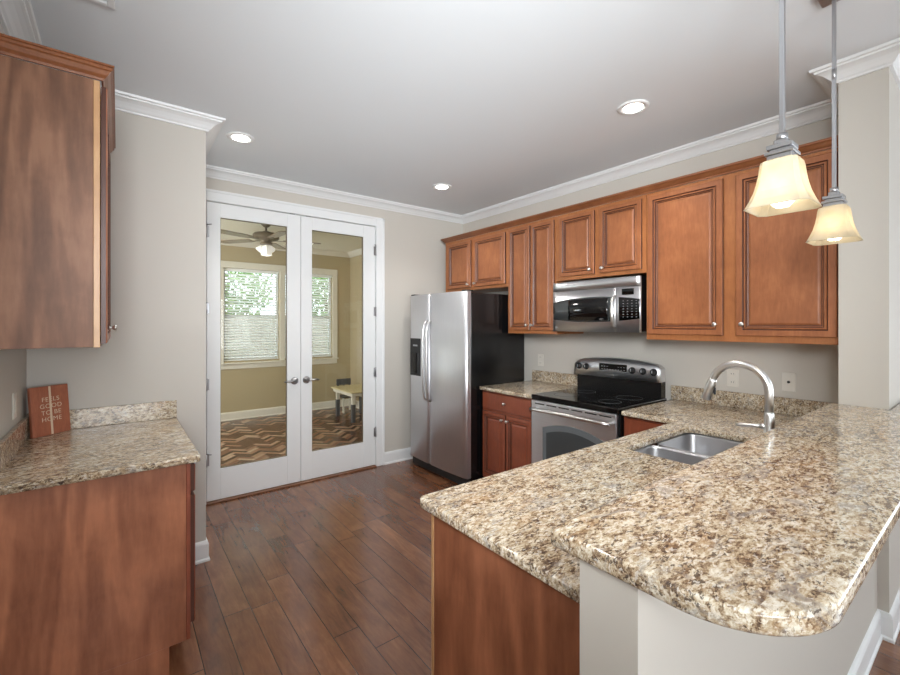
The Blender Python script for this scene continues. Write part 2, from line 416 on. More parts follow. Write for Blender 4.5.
# ------------------------------------------------------------------ french doors
def french_door(name, x0, x1, gx0, gx1, handle_x, hd, label):
    y0, y1 = YD + .004, YD + .044; z0, z1, gz0, gz1 = .018, 2.474, .270, 2.357
    b = new()
    box(b, x0, gx0, y0, y1, z0, z1, .002); box(b, gx1, x1, y0, y1, z0, z1, .002)
    box(b, gx0, gx1, y0, y1, z0, gz0, .002); box(b, gx0, gx1, y0, y1, gz1, z1, .002)
    d = struct(name, b, M['white']); d['label'] = label
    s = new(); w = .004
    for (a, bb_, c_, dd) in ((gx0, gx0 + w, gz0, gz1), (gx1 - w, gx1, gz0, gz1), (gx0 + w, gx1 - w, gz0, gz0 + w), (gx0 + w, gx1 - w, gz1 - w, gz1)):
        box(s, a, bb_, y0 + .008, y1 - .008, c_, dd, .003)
    obj('glazing_shadow_line', s, M['fan_body'], d)  # thin dark strip round the pane, coloured to stand for the shadow gap
    obj('glass', B(gx0 + w, gx1 - w, y0 + .018, y0 + .022, gz0 + w, gz1 - w), M['glass'], d)
    h = new(); lathe(h, [(.034, 0), (.034, .006), (.028, .012), (.014, .016), (.012, .030), (.012, .052)], (handle_x, y0, .952), (0, -1, 0), 24)
    hh = obj('door_handle', h, M['nickel_dark'], d)
    l = new(); tube(l, [(handle_x, y0 - .050, .952), (handle_x + hd * .03, y0 - .054, .954), (handle_x + hd * .07, y0 - .052, .956), (handle_x + hd * .105, y0 - .046, .950)], [.011, .0095, .008, .006])
    obj('lever', l, M['nickel_dark'], hh)
    hx = x0 if hd > 0 else x1
    return d
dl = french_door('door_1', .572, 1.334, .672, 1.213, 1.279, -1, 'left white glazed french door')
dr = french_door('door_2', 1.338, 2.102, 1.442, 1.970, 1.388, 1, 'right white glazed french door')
for d, hx, sg in ((dl, .568, 1), (dr, 2.106, -1)):
    for z in (2.227, 1.60, .976, .355):
        h = new(); tube(h, [(hx, YD - .007, z - .05), (hx, YD - .007, z + .05)], .007, 8); box(h, hx - .001, hx + sg * .020, YD, YD + .004, z - .045, z + .045)
        if z in (2.227, .355): tube(h, [(hx, YD - .008, z + .055), (hx - sg * (-.03), YD - .045, z + .055)], .005, 8)
        obj('hinge', h, M['nickel_dark'], d)
for d, x in ((dl, 1.26), (dr, 1.41)): obj('ball_catch', B(x - .022, x + .022, YD + .002, YD + .03, 2.4742, 2.4792), M['nickel_dark'], d)

# ------------------------------------------------------------------ cabinet parts
def face_panel(bm, P, u0, u1, v0, v1, raised=True, fw=.055, t=.019):
    """cabinet door in the frame P(u, v, out)"""
    L = [(0, 0, 0), (0, t - .004, 1), (.004, t, 0)]
    if raised:
        L += [(fw - .012, t, 0), (fw - .006, t - .006, 1), (fw - .002, t - .001, 0), (fw + .004, t - .001, 0), (fw + .009, t - .009, 1), (fw + .012, t - .009, 0),
              (fw + .017, t - .011, 1), (fw + .024, t - .006, 0), (fw + .030, t - .004, 0)]
    rows = []
    for ins, o, mi in L:
        rows.append([bm.verts.new(P(u, v, o)) for u, v in ((u0 + ins, v0 + ins), (u1 - ins, v0 + ins), (u1 - ins, v1 - ins), (u0 + ins, v1 - ins))])
    for (a, b, l) in zip(rows, rows[1:], L[1:]):
        for k in range(4):
            f = bm.faces.new((a[k], a[(k + 1) % 4], b[(k + 1) % 4], b[k])); f.material_index = l[2]
    bm.faces.new(rows[-1]); bm.faces.new(rows[0][::-1]); return bm
def knob(P, u, v, o0=.019):
    c = Vector(P(u, v, o0)); ax = Vector(P(u, v, 1)) - Vector(P(u, v, 0))
    return lathe(new(), [(.008, 0), (.005, .004), (.005, .012), (.012, .018), (.014, .023), (.011, .028), (.004, .030)], c, ax, 16)
def cab_front(root, P, doors, drawers=(), mat='door_wood'):
    for (u0, u1, v0, v1, ku, kv) in doors:
        fw = .046 if abs(u1 - u0) > .35 else .040
        d = obj('door', face_panel(new(), P, u0, u1, v0, v1, True, fw), [M[mat], M['glaze']], root)
        obj('knob', knob(P, ku, kv), M['steel_plain'], d)
    for (u0, u1, v0, v1) in drawers:
        d = obj('drawer', face_panel(new(), P, u0, u1, v0, v1, False), [M[mat], M['glaze']], root)
        obj('knob', knob(P, (u0 + u1) / 2, (v0 + v1) / 2), M['steel_plain'], d)
def PX(x):      # front facing -X, u = Y
    return lambda u, v, o: Vector((x - o, u, v))
def PXp(x):     # front facing +X
    return lambda u, v, o: Vector((x + o, u, v))
def PYp(y):     # front facing +Y, u = X
    return lambda u, v, o: Vector((u, y + o, v))
# wall cabinets on the right wall (box front X = 2.90)
XF = 2.90
def wall_cab(y0, y1, z0, z1, doors, label):
    r = thing('wall_cabinet', label, 'cabinet', (XF, (y0 + y1) / 2, z0), group='wall cabinets above the range side')
    obj('body', B(XF, XW - .002, y0 + .0015, y1 - .0015, z0, z1, .001), M['frame_wood'], r)
    cab_front(r, PX(XF), doors)
    return r
c1 = wall_cab(2.868, 3.840, 1.823, 2.372, [(3.395, 3.785, 1.852, 2.340, 3.425, 1.885), (2.895, 3.345, 1.852, 2.340, 3.315, 1.885)], 'short two-door wooden wall cabinet above the fridge')
c2 = wall_cab(2.300, 2.868, 1.386, 2.372, [(2.590, 2.846, 1.416, 2.345, 2.612, 1.462), (2.322, 2.574, 1.416, 2.345, 2.552, 1.462)], 'tall narrow two-door wooden wall cabinet between fridge and microwave')
c3 = wall_cab(1.530, 2.300, 1.829, 2.372, [(1.935, 2.262, 1.858, 2.345, 1.965, 1.892), (1.560, 1.887, 1.858, 2.345, 1.857, 1.892)], 'short two-door wooden wall cabinet above the microwave')
c4 = wall_cab(.5165, 1.530, 1.365, 2.372, [(1.050, 1.512, 1.402, 2.350, 1.086, 1.470), (.528, .980, 1.402, 2.350, .944, 1.470)], 'large two-door wooden wall cabinet beside the white column')
cm = [(0, 2.373), (.010, 2.373), (.010, 2.382), (.020, 2.390), (.032, 2.404), (.040, 2.408), (.040, 2.420), (0, 2.420)]
m = sweep(new(), [(XW - .004, 3.84), (XF, 3.84), (XF, .518)], cm, side=1)
tag(obj('cabinet_crown', m, [M['crown_wood']]), 'wooden crown strip running along the tops of the right wall cabinets', 'moulding')

# ------------------------------------------------------------------ base cabinets right
XB = 2.60
def base_cab(y0, y1, label, doors, drawers):
    r = thing('base_cabinet', label, 'cabinet', (XB, (y0 + y1) / 2, 0))
    obj('body', B(XB, XW - .004, y0, y1, .10, .882, .001), M['base_door'], r)
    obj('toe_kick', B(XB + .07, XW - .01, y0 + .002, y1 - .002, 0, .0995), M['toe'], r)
    cab_front(r, PX(XB), doors, drawers, 'base_door'); return r
base_cab(2.282, 2.888, 'wooden base cabinet with one drawer and two doors between fridge and range',
         [(2.592, 2.872, .13, .700, 2.616, .655), (2.300, 2.578, .13, .700, 2.554, .655)], [(2.300, 2.872, .726, .868)])
base_cab(1.170, 1.522, 'wooden base cabinet right of the range, its drawer just showing', [(1.20, 1.508, .13, .700, 1.235, .655)], [(1.20, 1.508, .726, .868)])
# peninsula cabinet: hollow, so that the sink hangs in it
r = thing('peninsula_cabinet', 'long wooden base cabinet under the sink counter with plain end panel', 'cabinet', (1.7, .8, 0))
obj('end_panel', B(.790, .806, .492, 1.108, .0, .882, .001), M['base_panel'], r)
obj('edge_strip', B(.789, .812, 1.1085, 1.121, .0, .882, .001), M['strip'], r, 'light wood edge strip')
obj('back_panel', B(.808, 3.27, .4925, .505, .10, .882), M['frame_wood'], r)
obj('bottom', B(.808, 3.27, .506, 1.10, .10, .118), M['frame_wood'], r)
b = new(); box(b, .814, 2.59, 1.100, 1.120, .84, .882); box(b, .814, 2.59, 1.100, 1.120, .119, .14)
for x in (.814, 1.40, 1.98, 2.55): box(b, x, x + .04, 1.100, 1.120, .14, .84)
obj('face_frame', b, M['base_door'], r)
cab_front(r, PYp(1.120), [(.83, 1.12, .13, .70, 1.09, .655), (1.13, 1.42, .13, .70, 1.16, .655), (1.44, 1.71, .13, .70, 1.68, .655), (1.72, 1.99, .13, .70, 1.75, .655), (2.02, 2.56, .13, .70, 2.07, .655)],
          [(.83, 1.42, .726, .868), (1.44, 1.99, .726, .868)], 'base_door')
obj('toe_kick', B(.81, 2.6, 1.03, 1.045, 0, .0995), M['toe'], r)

# ------------------------------------------------------------------ granite slabs
def rounded(pts, rad, seg=8):
    """rad per vertex"""
    out = []; n = len(pts)
    for i, p in enumerate(pts):
        p = Vector(p); r_ = rad[i] if isinstance(rad, (list, tuple)) else rad
        a = (Vector(pts[i - 1]) - p).normalized(); b_ = (Vector(pts[(i + 1) % n]) - p).normalized()
        if r_ <= 0: out.append(p); continue
        ang = a.angle(b_); dd = r_ / math.tan(ang / 2); s0 = p + a * dd; s1 = p + b_ * dd
        cen = p + (a + b_).normalized() * (r_ / sin(ang / 2))
        v0 = s0 - cen; v1 = s1 - cen; tot = v0.angle_signed(v1) if v0.length and v1.length else 0
        for k in range(seg + 1):
            t_ = -tot * k / seg
            out.append(cen + Vector((v0.x * cos(t_) - v0.y * sin(t_), v0.x * sin(t_) + v0.y * cos(t_))))
    return out
def slab(outer, holes, z0, z1, bev=.006):
    cu = bpy.data.curves.new('c', 'CURVE'); cu.dimensions = '2D'; cu.fill_mode = 'BOTH'
    for loop_ in [outer] + holes:
        sp = cu.splines.new('POLY'); sp.points.add(len(loop_) - 1)
        for q, p in zip(sp.points, loop_): q.co = (p[0], p[1], 0, 1)
        sp.use_cyclic_u = True
    cu.extrude = (z1 - z0) / 2 - bev; cu.bevel_depth = bev; cu.bevel_resolution = 2; cu.offset = -bev
    o = bpy.data.objects.new('c', cu); COL.objects.link(o)
    dg = bpy.context.evaluated_depsgraph_get(); me = bpy.data.meshes.new_from_object(o.evaluated_get(dg))
    bm = new(); bm.from_mesh(me); bpy.data.objects.remove(o); bpy.data.curves.remove(cu); bpy.data.meshes.remove(me)
    bmesh.ops.remove_doubles(bm, verts=bm.verts, dist=1e-5)
    for v in bm.verts: v.co.z += (z0 + z1) / 2
    return bm
XK = XW - .002
sink_hole = rounded([(1.800, .600), (1.800, 1.055), (2.450, 1.055), (2.450, .600)], [.05] * 4, 6)   # clockwise
pen = rounded([(.762, .493), (XK, .493), (XK, 1.519), (2.560, 1.519), (2.560, 1.166), (.762, 1.166)], [0, 0, 0, .008, .012, .03], 6)
tag(obj('countertop', slab(pen, [sink_hole], .884, .914), M['granite']), 'L-shaped speckled granite countertop with the sink cut into it', 'countertop')
k2 = rounded([(2.560, 2.275), (XK, 2.275), (XK, 2.893), (2.560, 2.893)], [.006, 0, 0, .008], 4)
tag(obj('countertop', slab(k2, [], .884, .914), M['granite']), 'small granite countertop between the fridge and the range', 'countertop')
bar = rounded([(.664, .145), (3.25, .145), (3.25, YC0 - .002), (XC - .002, YC0 - .002), (XC - .002, .547), (.664, .547)], [.165, .02, 0, 0, 0, .012], 16)
bo = tag(obj('bar_top', slab(bar, [], 1.040, 1.075, .008), M['granite']), 'raised granite bar top with a rounded corner on the white half wall', 'countertop')
k3 = rounded([(XL + .002, 2.100), (.278, 2.100), (.278, YS - .002), (XL + .002, YS - .002)], [0, .012, 0, 0], 5)
tag(obj('countertop', slab(k3, [], .884, .914), M['granite']), 'granite countertop on the left wooden cabinet, wooden plaque standing on it', 'countertop')
def splash(bm): return bm
tag(obj('backsplash', B(XK - .020, XK, .548, 1.530, .9145, 1.016, .002), M['granite']), 'low granite backsplash strip behind the faucet, right of the range', 'backsplash')
tag(obj('backsplash', B(XK - .020, XK, 2.285, 2.888, .9145, 1.016, .002), M['granite']), 'short granite backsplash strip between fridge and range', 'backsplash')
tag(obj('backsplash', B(XL + .002, XL + .022, 2.102, YS - .024, .9145, 1.016, .002), M['granite']), 'granite backsplash strip along the left wall behind the plaque', 'backsplash')
tag(obj('backsplash', B(XL + .002, .276, YS - .0225, YS - .002, .9145, 1.016, .002), M['granite']), 'granite backsplash strip on the far end of the left counter', 'backsplash')

# ------------------------------------------------------------------ sink, faucet
r = thing('kitchen_sink', 'stainless steel double bowl sink set under the granite counter', 'sink', (2.12, .83, .70))
def bowl(x0, x1, y0, y1, depth, rc=.05):
    b = new(); ring = rounded([(x0, y0), (x1, y0), (x1, y1), (x0, y1)], [rc] * 4, 7)
    cx, cy = (x0 + x1) / 2, (y0 + y1) / 2
    prof = [(1.0, 0), (.985, -.012), (.97, -depth + .03), (.93, -depth + .006), (.86, -depth), (.12, -depth - .004)]
    rows = []
    for s_, z in prof: rows.append([b.verts.new((cx + (p.x - cx) * s_, cy + (p.y - cy) * s_, .8835 + z)) for p in ring])
    n = len(ring)
    for a, c_ in zip(rows, rows[1:]):
        for k in range(n):
            f = b.faces.new((a[k], a[(k + 1) % n], c_[(k + 1) % n], c_[k])); f.smooth = True
    b.faces.new(rows[-1])
    return b
for nm, x0, x1, dp in (('left', 1.790, 2.062, .17), ('right', 2.088, 2.462, .20)):
    o = obj('bowl', bowl(x0, x1, .588, 1.067, dp), M['sink_steel'], r)
    so = o.modifiers.new('s', 'SOLIDIFY'); so.thickness = .0015; so.offset = 1
    obj('drain', lathe(new(), [(.045, 0), (.045, .003), (.036, .004), (.03, .001)], ((x0 + x1) / 2, .827, .8835 - dp - .003), (0, 0, 1), 20), M['steel_plain'], o)
b = new(); tube(b, [(2.075, .612, .866), (2.075, 1.044, .866)], .0125, 10); obj('divider', b, M['sink_steel'], r)
b = new()
r = thing('kitchen_faucet', 'tall brushed nickel gooseneck faucet with a side lever behind the bar', 'faucet', (2.158, .600, .915))
fx, fy = 2.158, .610
obj('base', lathe(new(), [(.027, .9145), (.027, .922), (.0185, .932), (.0185, 1.080), (.0175, 1.092), (.0165, 1.102)], (fx, fy, 0), (0, 0, 1), 24), M['steel_plain'], r)
pts = [(fx, fy, 1.095), (fx, fy, 1.18)]
for k in range(0, 17):
    a = pi - k * pi * .93 / 16; pts.append((fx, fy + .110 + .110 * cos(a), 1.186 + .110 * sin(a)))
pts = [Vector(p) for p in pts]
obj('neck', tube(new(), pts, .0155, 16), M['steel_plain'], r)
e = pts[-1]; dv = (pts[-1] - pts[-2]).normalized()
h = obj('spray_head', tube(new(), [e - dv * .012, e, e + dv * .015, e + dv * .085, e + dv * .090], [.0165, .0175, .0190, .0200, .017], 16), M['steel_plain'], r)
q = e + dv * .045
obj('spray_button', B(q.x - .004, q.x + .004, q.y - .028, q.y - .018, q.z - .018, q.z + .014, .002), M['black_matte'], h)
l = new(); tube(l, [(fx, fy + .010, 1.040), (fx, fy + .030, 1.039)], .013, 14); tube(l, [(fx, fy + .026, 1.039), (fx, fy + .06, 1.036), (fx, fy + .105, 1.031), (fx, fy + .122, 1.030)], [.010, .008, .0085, .006], 12)
obj('lever', l, M['steel_plain'], r)

# ------------------------------------------------------------------ refrigerator
r = thing('refrigerator', 'stainless steel side-by-side refrigerator with black sides', 'refrigerator', (2.8, 3.37, 0))
Y0, Y1, YM = 2.904, 3.838, 3.452
obj('body', B(2.478, 3.17, Y0 + .004, Y1 - .004, .03, 1.752, .006, 2), M['black'], r)
obj('grille', B(2.455, 2.4775, Y0 + .01, Y1 - .01, .012, .098, .004), M['black_matte'], r)
def curved_door(y0, y1, z0, z1):
    b = new(); n = 14; rows = []
    for k in range(n + 1):
        y = y0 + (y1 - y0) * k / n
        e_ = min(k, n - k) / n
        w = Y1 - Y0; s_ = (y - (Y0 + Y1) / 2) / (w / 2)
        x = 2.402 + .022 * s_ * s_
        if k == 0 or k == n: x += .012
        rows.append([b.verts.new((2.474, y, z0)), b.verts.new((x, y, z0)), b.verts.new((x, y, z1)), b.verts.new((2.474, y, z1))])
    for i, (a, c_) in enumerate(zip(rows, rows[1:])):
        for j in range(4):
            f = b.faces.new((a[j], a[(j + 1) % 4], c_[(j + 1) % 4], c_[j])); f.smooth = j == 1
    b.faces.new(rows[0]); b.faces.new(rows[-1][::-1]); return b
fd = obj('freezer_door', curved_door(YM + .003, Y1, .105, 1.765), M['steel'], r)
rd = obj('fridge_door', curved_door(Y0, YM - .003, .105, 1.765), M['steel'], r)
for d_, yy in ((fd, YM + .030), (rd, YM - .030)):
    b = new(); tube(b, [(2.402, yy, 1.50), (2.366, yy, 1.475), (2.352, yy, 1.40), (2.346, yy, 1.10), (2.352, yy, .82), (2.366, yy, .745), (2.402, yy, .72)], [.012, .011, .0095, .0095, .0095, .011, .012], 12)
    obj('handle', b, M['steel_plain'], d_)
dp = obj('dispenser', B(2.4055, 2.412, 3.605, 3.795, .945, 1.325, .002), M['black_matte'], fd, 'black ice and water dispenser')
b = new(); box(b, 2.4030, 2.4050, 3.635, 3.765, .965, 1.18, .0005); obj('recess', b, M['black_glass'], dp)
b = new(); box(b, 2.4025, 2.4050, 3.66, 3.74, 1.245, 1.262); obj('display', b, M['grey_mark'], dp)
b = new(); box(b, 2.43, 2.52, Y0 + .02, Y0 + .08, 1.7655, 1.778, .003); obj('hinge_cover', b, M['black_matte'], r)
b = new(); box(b, 2.43, 2.52, Y1 - .08, Y1 - .02, 1.7655, 1.778, .003); obj('hinge_cover', b, M['black_matte'], r)

# ------------------------------------------------------------------ range
r = thing('kitchen_range', 'freestanding stainless steel electric range with black glass cooktop', 'range', (2.9, 1.9, 0))
RY0, RY1 = 1.5305, 2.2665
obj('body', B(2.575, 3.22, RY0, RY1, .03, .888, .002), M['black'], r)
ct = obj('cooktop', B(2.545, 3.20, RY0 + .001, RY1 - .001, .889, .926, .006, 2), M['black_glass'], r)
for (x, y, rr) in ((2.74, 2.08, .095), (2.74, 1.71, .078), (2.99, 2.08, .078), (2.99, 1.71, .095)):
    obj('burner', lathe(new(), [(rr, 0), (rr, .0004), (rr - .004, .0004), (rr - .004, 0)], (x, y, .9262), (0, 0, 1), 40, caps=False), M['grey_glass'], ct)
dn = new(); box(dn, 2.545, 2.5745, RY0 + .012, RY1 - .002, .215, .884, .004)
d_ = obj('oven_door', dn, M['steel_h'], r)
def arched(y0, y1, z0, z1, rise, x, t_, n=16):
    b = new(); f, k_ = [], []
    pt = [(y0, z0), (y1, z0)] + [(y1 + (y0 - y1) * i / n, z1 + rise * (1 - (2 * i / n - 1) ** 2)) for i in range(n + 1)]
    a = [b.verts.new((x, p[0], p[1])) for p in pt]; c_ = [b.verts.new((x + t_, p[0], p[1])) for p in pt]
    b.faces.new(a); b.faces.new(c_[::-1])
    for i in range(len(pt)): b.faces.new((a[i], a[(i + 1) % len(pt)], c_[(i + 1) % len(pt)], c_[i]))
    return b
w_ = obj('oven_window', arched(1.63, 2.15, .36, .690, .050, 2.5430, .0018), M['grey_glass'], d_)
obj('window_screen', arched(1.665, 2.115, .385, .655, .042, 2.5415, .001), M['oven_inner'], w_)
b = new()
for i in range(6):
    y = RY0 + .045 + i * .112; box(b, 2.5435, 2.5455, y, y + .09, .858, .866)
obj('vent_slot', b, M['black_matte'], d_)
b = new(); tube(b, [(2.500, 1.565, .822), (2.493, 1.62, .824), (2.489, 1.9, .826), (2.493, 2.18, .824), (2.500, 2.232, .822)], .0125, 14)
for y in (1.578, 2.219): tube(b, [(2.498, y, .823), (2.546, y, .823)], .011, 10)
obj('handle', b, M['steel_plain'], d_)
obj('drawer', B(2.550, 2.5745, RY0 + .012, RY1 - .002, .05, .205, .004), M['steel_h'], r)
# back guard
def guard(y0, y1, z0, z1, rise, x0, x1, lean=.02, n=24, mi=0):
    b = new(); rows = []
    for i in range(n + 1):
        t_ = i / n; y = y0 + (y1 - y0) * t_; e_ = min(t_, 1 - t_) * n
        zt = z1 + rise * (1 - (2 * t_ - 1) ** 2) - (.022 if e_ < .5 else (.006 if e_ < 1.5 else 0))
        bow = .012 * (1 - (2 * t_ - 1) ** 2)
        rows.append([b.verts.new(v) for v in ((x0 - bow, y, z0), (x0 + lean - bow, y, zt - .006), (x0 + lean + .008, y, zt), (x1, y, zt), (x1, y, z0))])
    for a, c_ in zip(rows, rows[1:]):
        for j in range(5):
            f = b.faces.new((a[j], a[(j + 1) % 5], c_[(j + 1) % 5], c_[j])); f.smooth = j in (0, 1)
    b.faces.new(rows[0]); b.faces.new(rows[-1][::-1]); return b
obj('backguard_base', B(3.125, 3.19, RY0 + .008, RY1 - .008, .9265, 1.047), M['black'], r)
g = obj('control_panel', guard(RY0 - .001, RY1 + .004, 1.048, 1.168, .034, 3.092, 3.165), M['steel_h'], r)
def front_x(y, z):
    t_ = (y - RY0) / (RY1 - RY0); return 3.092 + .02 * (z - 1.048) / .13 - .012 * (1 - (2 * t_ - 1) ** 2)
for y in (2.222, 2.148, 1.742, 1.660, 1.580):
    x = front_x(y, 1.118)
    kb = obj('knob', lathe(new(), [(.026, 0), (.026, .004), (.021, .006), (.019, .024), (.016, .026)], (x - .0005, y, 1.118), (-1, 0, .1), 20), M['black_matte'], g)
    obj('pointer', B(x - .0295, x - .0268, y - .002, y + .002, 1.112, 1.133), M['grey_mark'], kb)
b = (B(front_x(1.9, 1.13) - .0045, front_x(1.9, 1.13) + .004, 1.785, 2.025, 1.088, 1.156, .002)); xx = front_x(1.9, 1.13) - .0055
for i in range(9):
    if not 3 <= i <= 5: box(b, xx, xx + .001, 1.80 + i * .024, 1.812 + i * .024, 1.132, 1.136, mi=1)
    box(b, xx, xx + .001, 1.80 + i * .024, 1.812 + i * .024, 1.110, 1.114, mi=1); box(b, xx, xx + .001, 1.80 + i * .024, 1.812 + i * .024, 1.097, 1.100, mi=1)
obj('display', b, [M['black_glass'], M['grey_mark']], g)
obj('emblem', lathe(new(), [(.009, 0), (.009, .001), (.006, .0012)], (front_x(1.9, 1.068) - .0012, 1.900, 1.070), (-1, 0, 0), 20), M['nickel_dark'], g)

# ------------------------------------------------------------------ microwave
r = thing('microwave', 'stainless steel over-the-range microwave with vertical handle', 'microwave', (2.9, 1.915, 1.41))
MY0, MY1, MZ0, MZ1 = 1.546, 2.2965, 1.412, 1.806
obj('body', B(2.868, 3.25, MY0 + .003, MY1, MZ0 + .004, MZ1, .003), M['black'], r)
def mx(y): s_ = (y - (MY0 + MY1) / 2) / ((MY1 - MY0) / 2); return 2.838 + .020 * s_ * s_ - .008
def bow_panel(y0, y1, zb, zt, off=0, thick=None, n=20):
    """panel following the bowed front; zb / zt functions of y"""
    b = new(); rows = []
    for i in range(n + 1):
        y = y0 + (y1 - y0) * i / n; x = mx(y) - off; xb = 2.866 if thick is None else x + thick
        rows.append([b.verts.new(v) for v in ((x, y, zb(y)), (x, y, zt(y)), (xb, y, zt(y)), (xb, y, zb(y)))])
    for a, c_ in zip(rows, rows[1:]):
        for j in range(4):
            f = b.faces.new((a[j], a[(j + 1) % 4], c_[(j + 1) % 4], c_[j])); f.smooth = j == 0
    b.faces.new(rows[0]); b.faces.new(rows[-1][::-1]); return b
K = lambda v: (lambda y: v)
obj('vent_band', bow_panel(MY0, MY1, K(1.736), K(MZ1)), M['steel_h'], r)
YH = 1.722
md = obj('door', bow_panel(YH, MY1, K(MZ0), K(1.7335)), M['steel_h'], r)
cp = obj('control_panel', bow_panel(MY0, YH - .002, K(MZ0), K(1.7335)), M['steel_h'], r)
mc, mh = (MY0 + MY1) / 2 , (MY1 - MY0) / 2
top = lambda y: 1.645 + .030 * (1 - ((y - mc + .0) / mh) ** 2)
bot = lambda y: 1.508 - .022 * (1 - ((y - mc) / mh) ** 2)
ww = obj('window', bow_panel(YH + .03, MY1 - .002, bot, top, .0015, .0012), M['oven_inner'], md)
obj('window_screen', bow_panel(YH + .062, 2.135, lambda y: bot(y) + .010, lambda y: top(y) - .010, .0028, .001), M['black_glass'], ww)
kp = bow_panel(MY0 + .004, YH - .022, bot, top, .0015, .0012)
b = kp
for i in range(4):
    for j in range(7):
        y = MY0 + .022 + i * .031; z = 1.520 + j * .019; box(b, mx(y) - .0034, mx(y) - .0026, y, y + .009, z, z + .003, mi=1)
obj('keypad', b, [M['black_glass'], M['grey_mark']], cp)
obj('display', bow_panel(MY0 + .045, YH - .045, K(1.680), K(1.722), .0015, .0012), M['display'], cp)
b = new(); hy_ = YH + .008
tube(b, [(mx(hy_) + .0, hy_, 1.672), (mx(hy_) - .030, hy_, 1.655), (mx(hy_) - .040, hy_, 1.60), (mx(hy_) - .040, hy_, 1.53), (mx(hy_) - .030, hy_, 1.458), (mx(hy_), hy_, 1.440)], [.010, .011, .012, .012, .011, .010], 12)
obj('handle', b, M['steel_plain'], md)
b = new()
for i in range(2): box(b, mx(2.26) - .0008, mx(2.26), 2.262 - i * .012, 2.270 - i * .012, 1.438, 1.450)
obj('emblem', b, M['nickel_dark'], md)

# ------------------------------------------------------------------ left cabinets
r = thing('wall_cabinet', 'wooden wall cabinet high on the left wall with plain side panel', 'cabinet', (XL + .15, 2.6, 1.383))
obj('body', B(XL + .002, -.076, 2.130, YS - .003, 1.383, 2.405, .001), M['panel_wood'], r, 'reddish brown flame-grained side panel')
obj('face_frame', B(-.0755, -.056, 2.1305, YS - .003, 1.381, 2.405, .001), M['strip'], r, 'light wood face frame edge')
cab_front(r, PXp(-.053), [(2.145, 2.575, 1.395, 2.392, 2.54, 1.455), (2.600, 3.030, 1.395, 2.392, 2.635, 1.455)], (), 'base_panel')
pr_ = [(0, 2.396), (.008, 2.396), (.008, 2.404), (.012, 2.406), (.014, 2.414), (.024, 2.424), (.032, 2.438), (.038, 2.442), (.038, 2.456), (.042, 2.456), (.042, 2.460), (0, 2.460)]
pr_ = [(0, 2.406), (.006, 2.406), (.010, 2.414), (.012, 2.416), (.020, 2.424), (.028, 2.438), (.034, 2.442), (.034, 2.452), (.040, 2.454), (.040, 2.460), (0, 2.460)]
obj('crown', sweep(new(), [(XL + .003, 2.130), (-.052, 2.130), (-.052, YS - .003)], pr_, side=1), M['crown_wood'], r, 'carved wooden top moulding')
r = thing('base_cabinet', 'wooden base cabinet on the left with plain side panel under the granite', 'cabinet', (XL + .3, 2.6, 0))
b = new(); box(b, XL + .002, .228, 2.130, YS - .003, .128, .882, .001); obj('body', b, M['base_panel'], r)
b = new(); box(b, XL + .002, .168, 2.130, YS - .003, 0, .1275, .001); obj('toe_kick', b, M['base_panel'], r)
obj('face_frame', B(.2285, .244, 2.1305, YS - .003, .128, .882, .001), M['base_door'], r)
cab_front(r, PXp(.2445), [(2.145, 2.575, .19, .735, 2.54, .69), (2.60, 3.03, .19, .735, 2.635, .69)], [(2.145, 2.575, .752, .868), (2.60, 3.03, .752, .868)], 'base_door')

# plaque on the left counter
r = thing('wooden_plaque', 'small reddish wooden plaque with pale words leaning in the counter corner', 'sign', (-.262, 2.945, .915), R(42))
tilt = Matrix.Rotation(R(-5), 3, 'X')
piv = (0, 0, 0)
obj('board', B(-.088, .088, 0, .018, 0, .245, .002, rot=tilt, piv=piv), wood('plaque_wood', sc(190, 118, 84), sc(138, 78, 56), sc(166, 98, 70), .5, 2, .5), r, local=True)
obj('inlay_strip', B(-.006, .004, -.0006, .0004, .002, .243, rot=tilt, piv=piv), M['letter'], r, 'pale vertical inlay strip', local=True)
for i, w in enumerate(('FEELS', 'GOOD', 'TO BE', 'HOME')):
    cu = bpy.data.curves.new('f', 'FONT'); cu.body = w; cu.align_x = 'CENTER'; cu.size = .031; cu.extrude = .0004; cu.space_character = 1.12; cu.offset = -.0002
    o = bpy.data.objects.new('f', cu); COL.objects.link(o); dg = bpy.context.evaluated_depsgraph_get()
    me = bpy.data.meshes.new_from_object(o.evaluated_get(dg)); b = new(); b.from_mesh(me)
    bpy.data.objects.remove(o); bpy.data.curves.remove(cu)
    for v in b.verts: v.co = tilt @ Vector((v.co.x + .0, -.0012 - v.co.z, v.co.y + .168 - i * .033))
    obj('lettering', b, M['letter'], r, 'pale word ' + w, local=True)

# ------------------------------------------------------------------ wall plates
def plate_x(x, y, z, sgn, label, kind, w=.072, h=.116):
    r = thing('wall_outlet' if kind != 'switch' else 'light_switch', label, 'outlet' if kind != 'switch' else 'switch', (x, y, z))
    a, b_ = sorted((x, x + sgn * .006)); obj('plate', B(a, b_, y - w / 2, y + w / 2, z - h / 2, z + h / 2, .002), M['white_plastic'], r)
    xs = x + sgn * .0065
    a, b_ = sorted((xs, xs + sgn * .003))
    if kind == 'outlet':
        for dz in (-.028, .028):
            s_ = obj('socket', B(a, b_, y - .017, y + .017, z + dz - .014, z + dz + .014, .001), M['white_plastic'], r)
            c_, d2 = sorted((xs + sgn * .0031, xs + sgn * .0036)); t_ = new()
            for dy in (-.007, .007): box(t_, c_, d2, y + dy - .0012, y + dy + .0012, z + dz - .003, z + dz + .006)
            obj('slot', t_, M['black_matte'], s_)
    elif kind == 'jack': obj('jack', lathe(new(), [(.008, 0), (.008, .005), (.004, .006)], (xs, y, z), (sgn, 0, 0), 12), M['black_matte'], r)
    else: obj('rocker', B(a, b_, y - .016, y + .016, z - .033, z + .033, .001), M['white_plastic'], r)
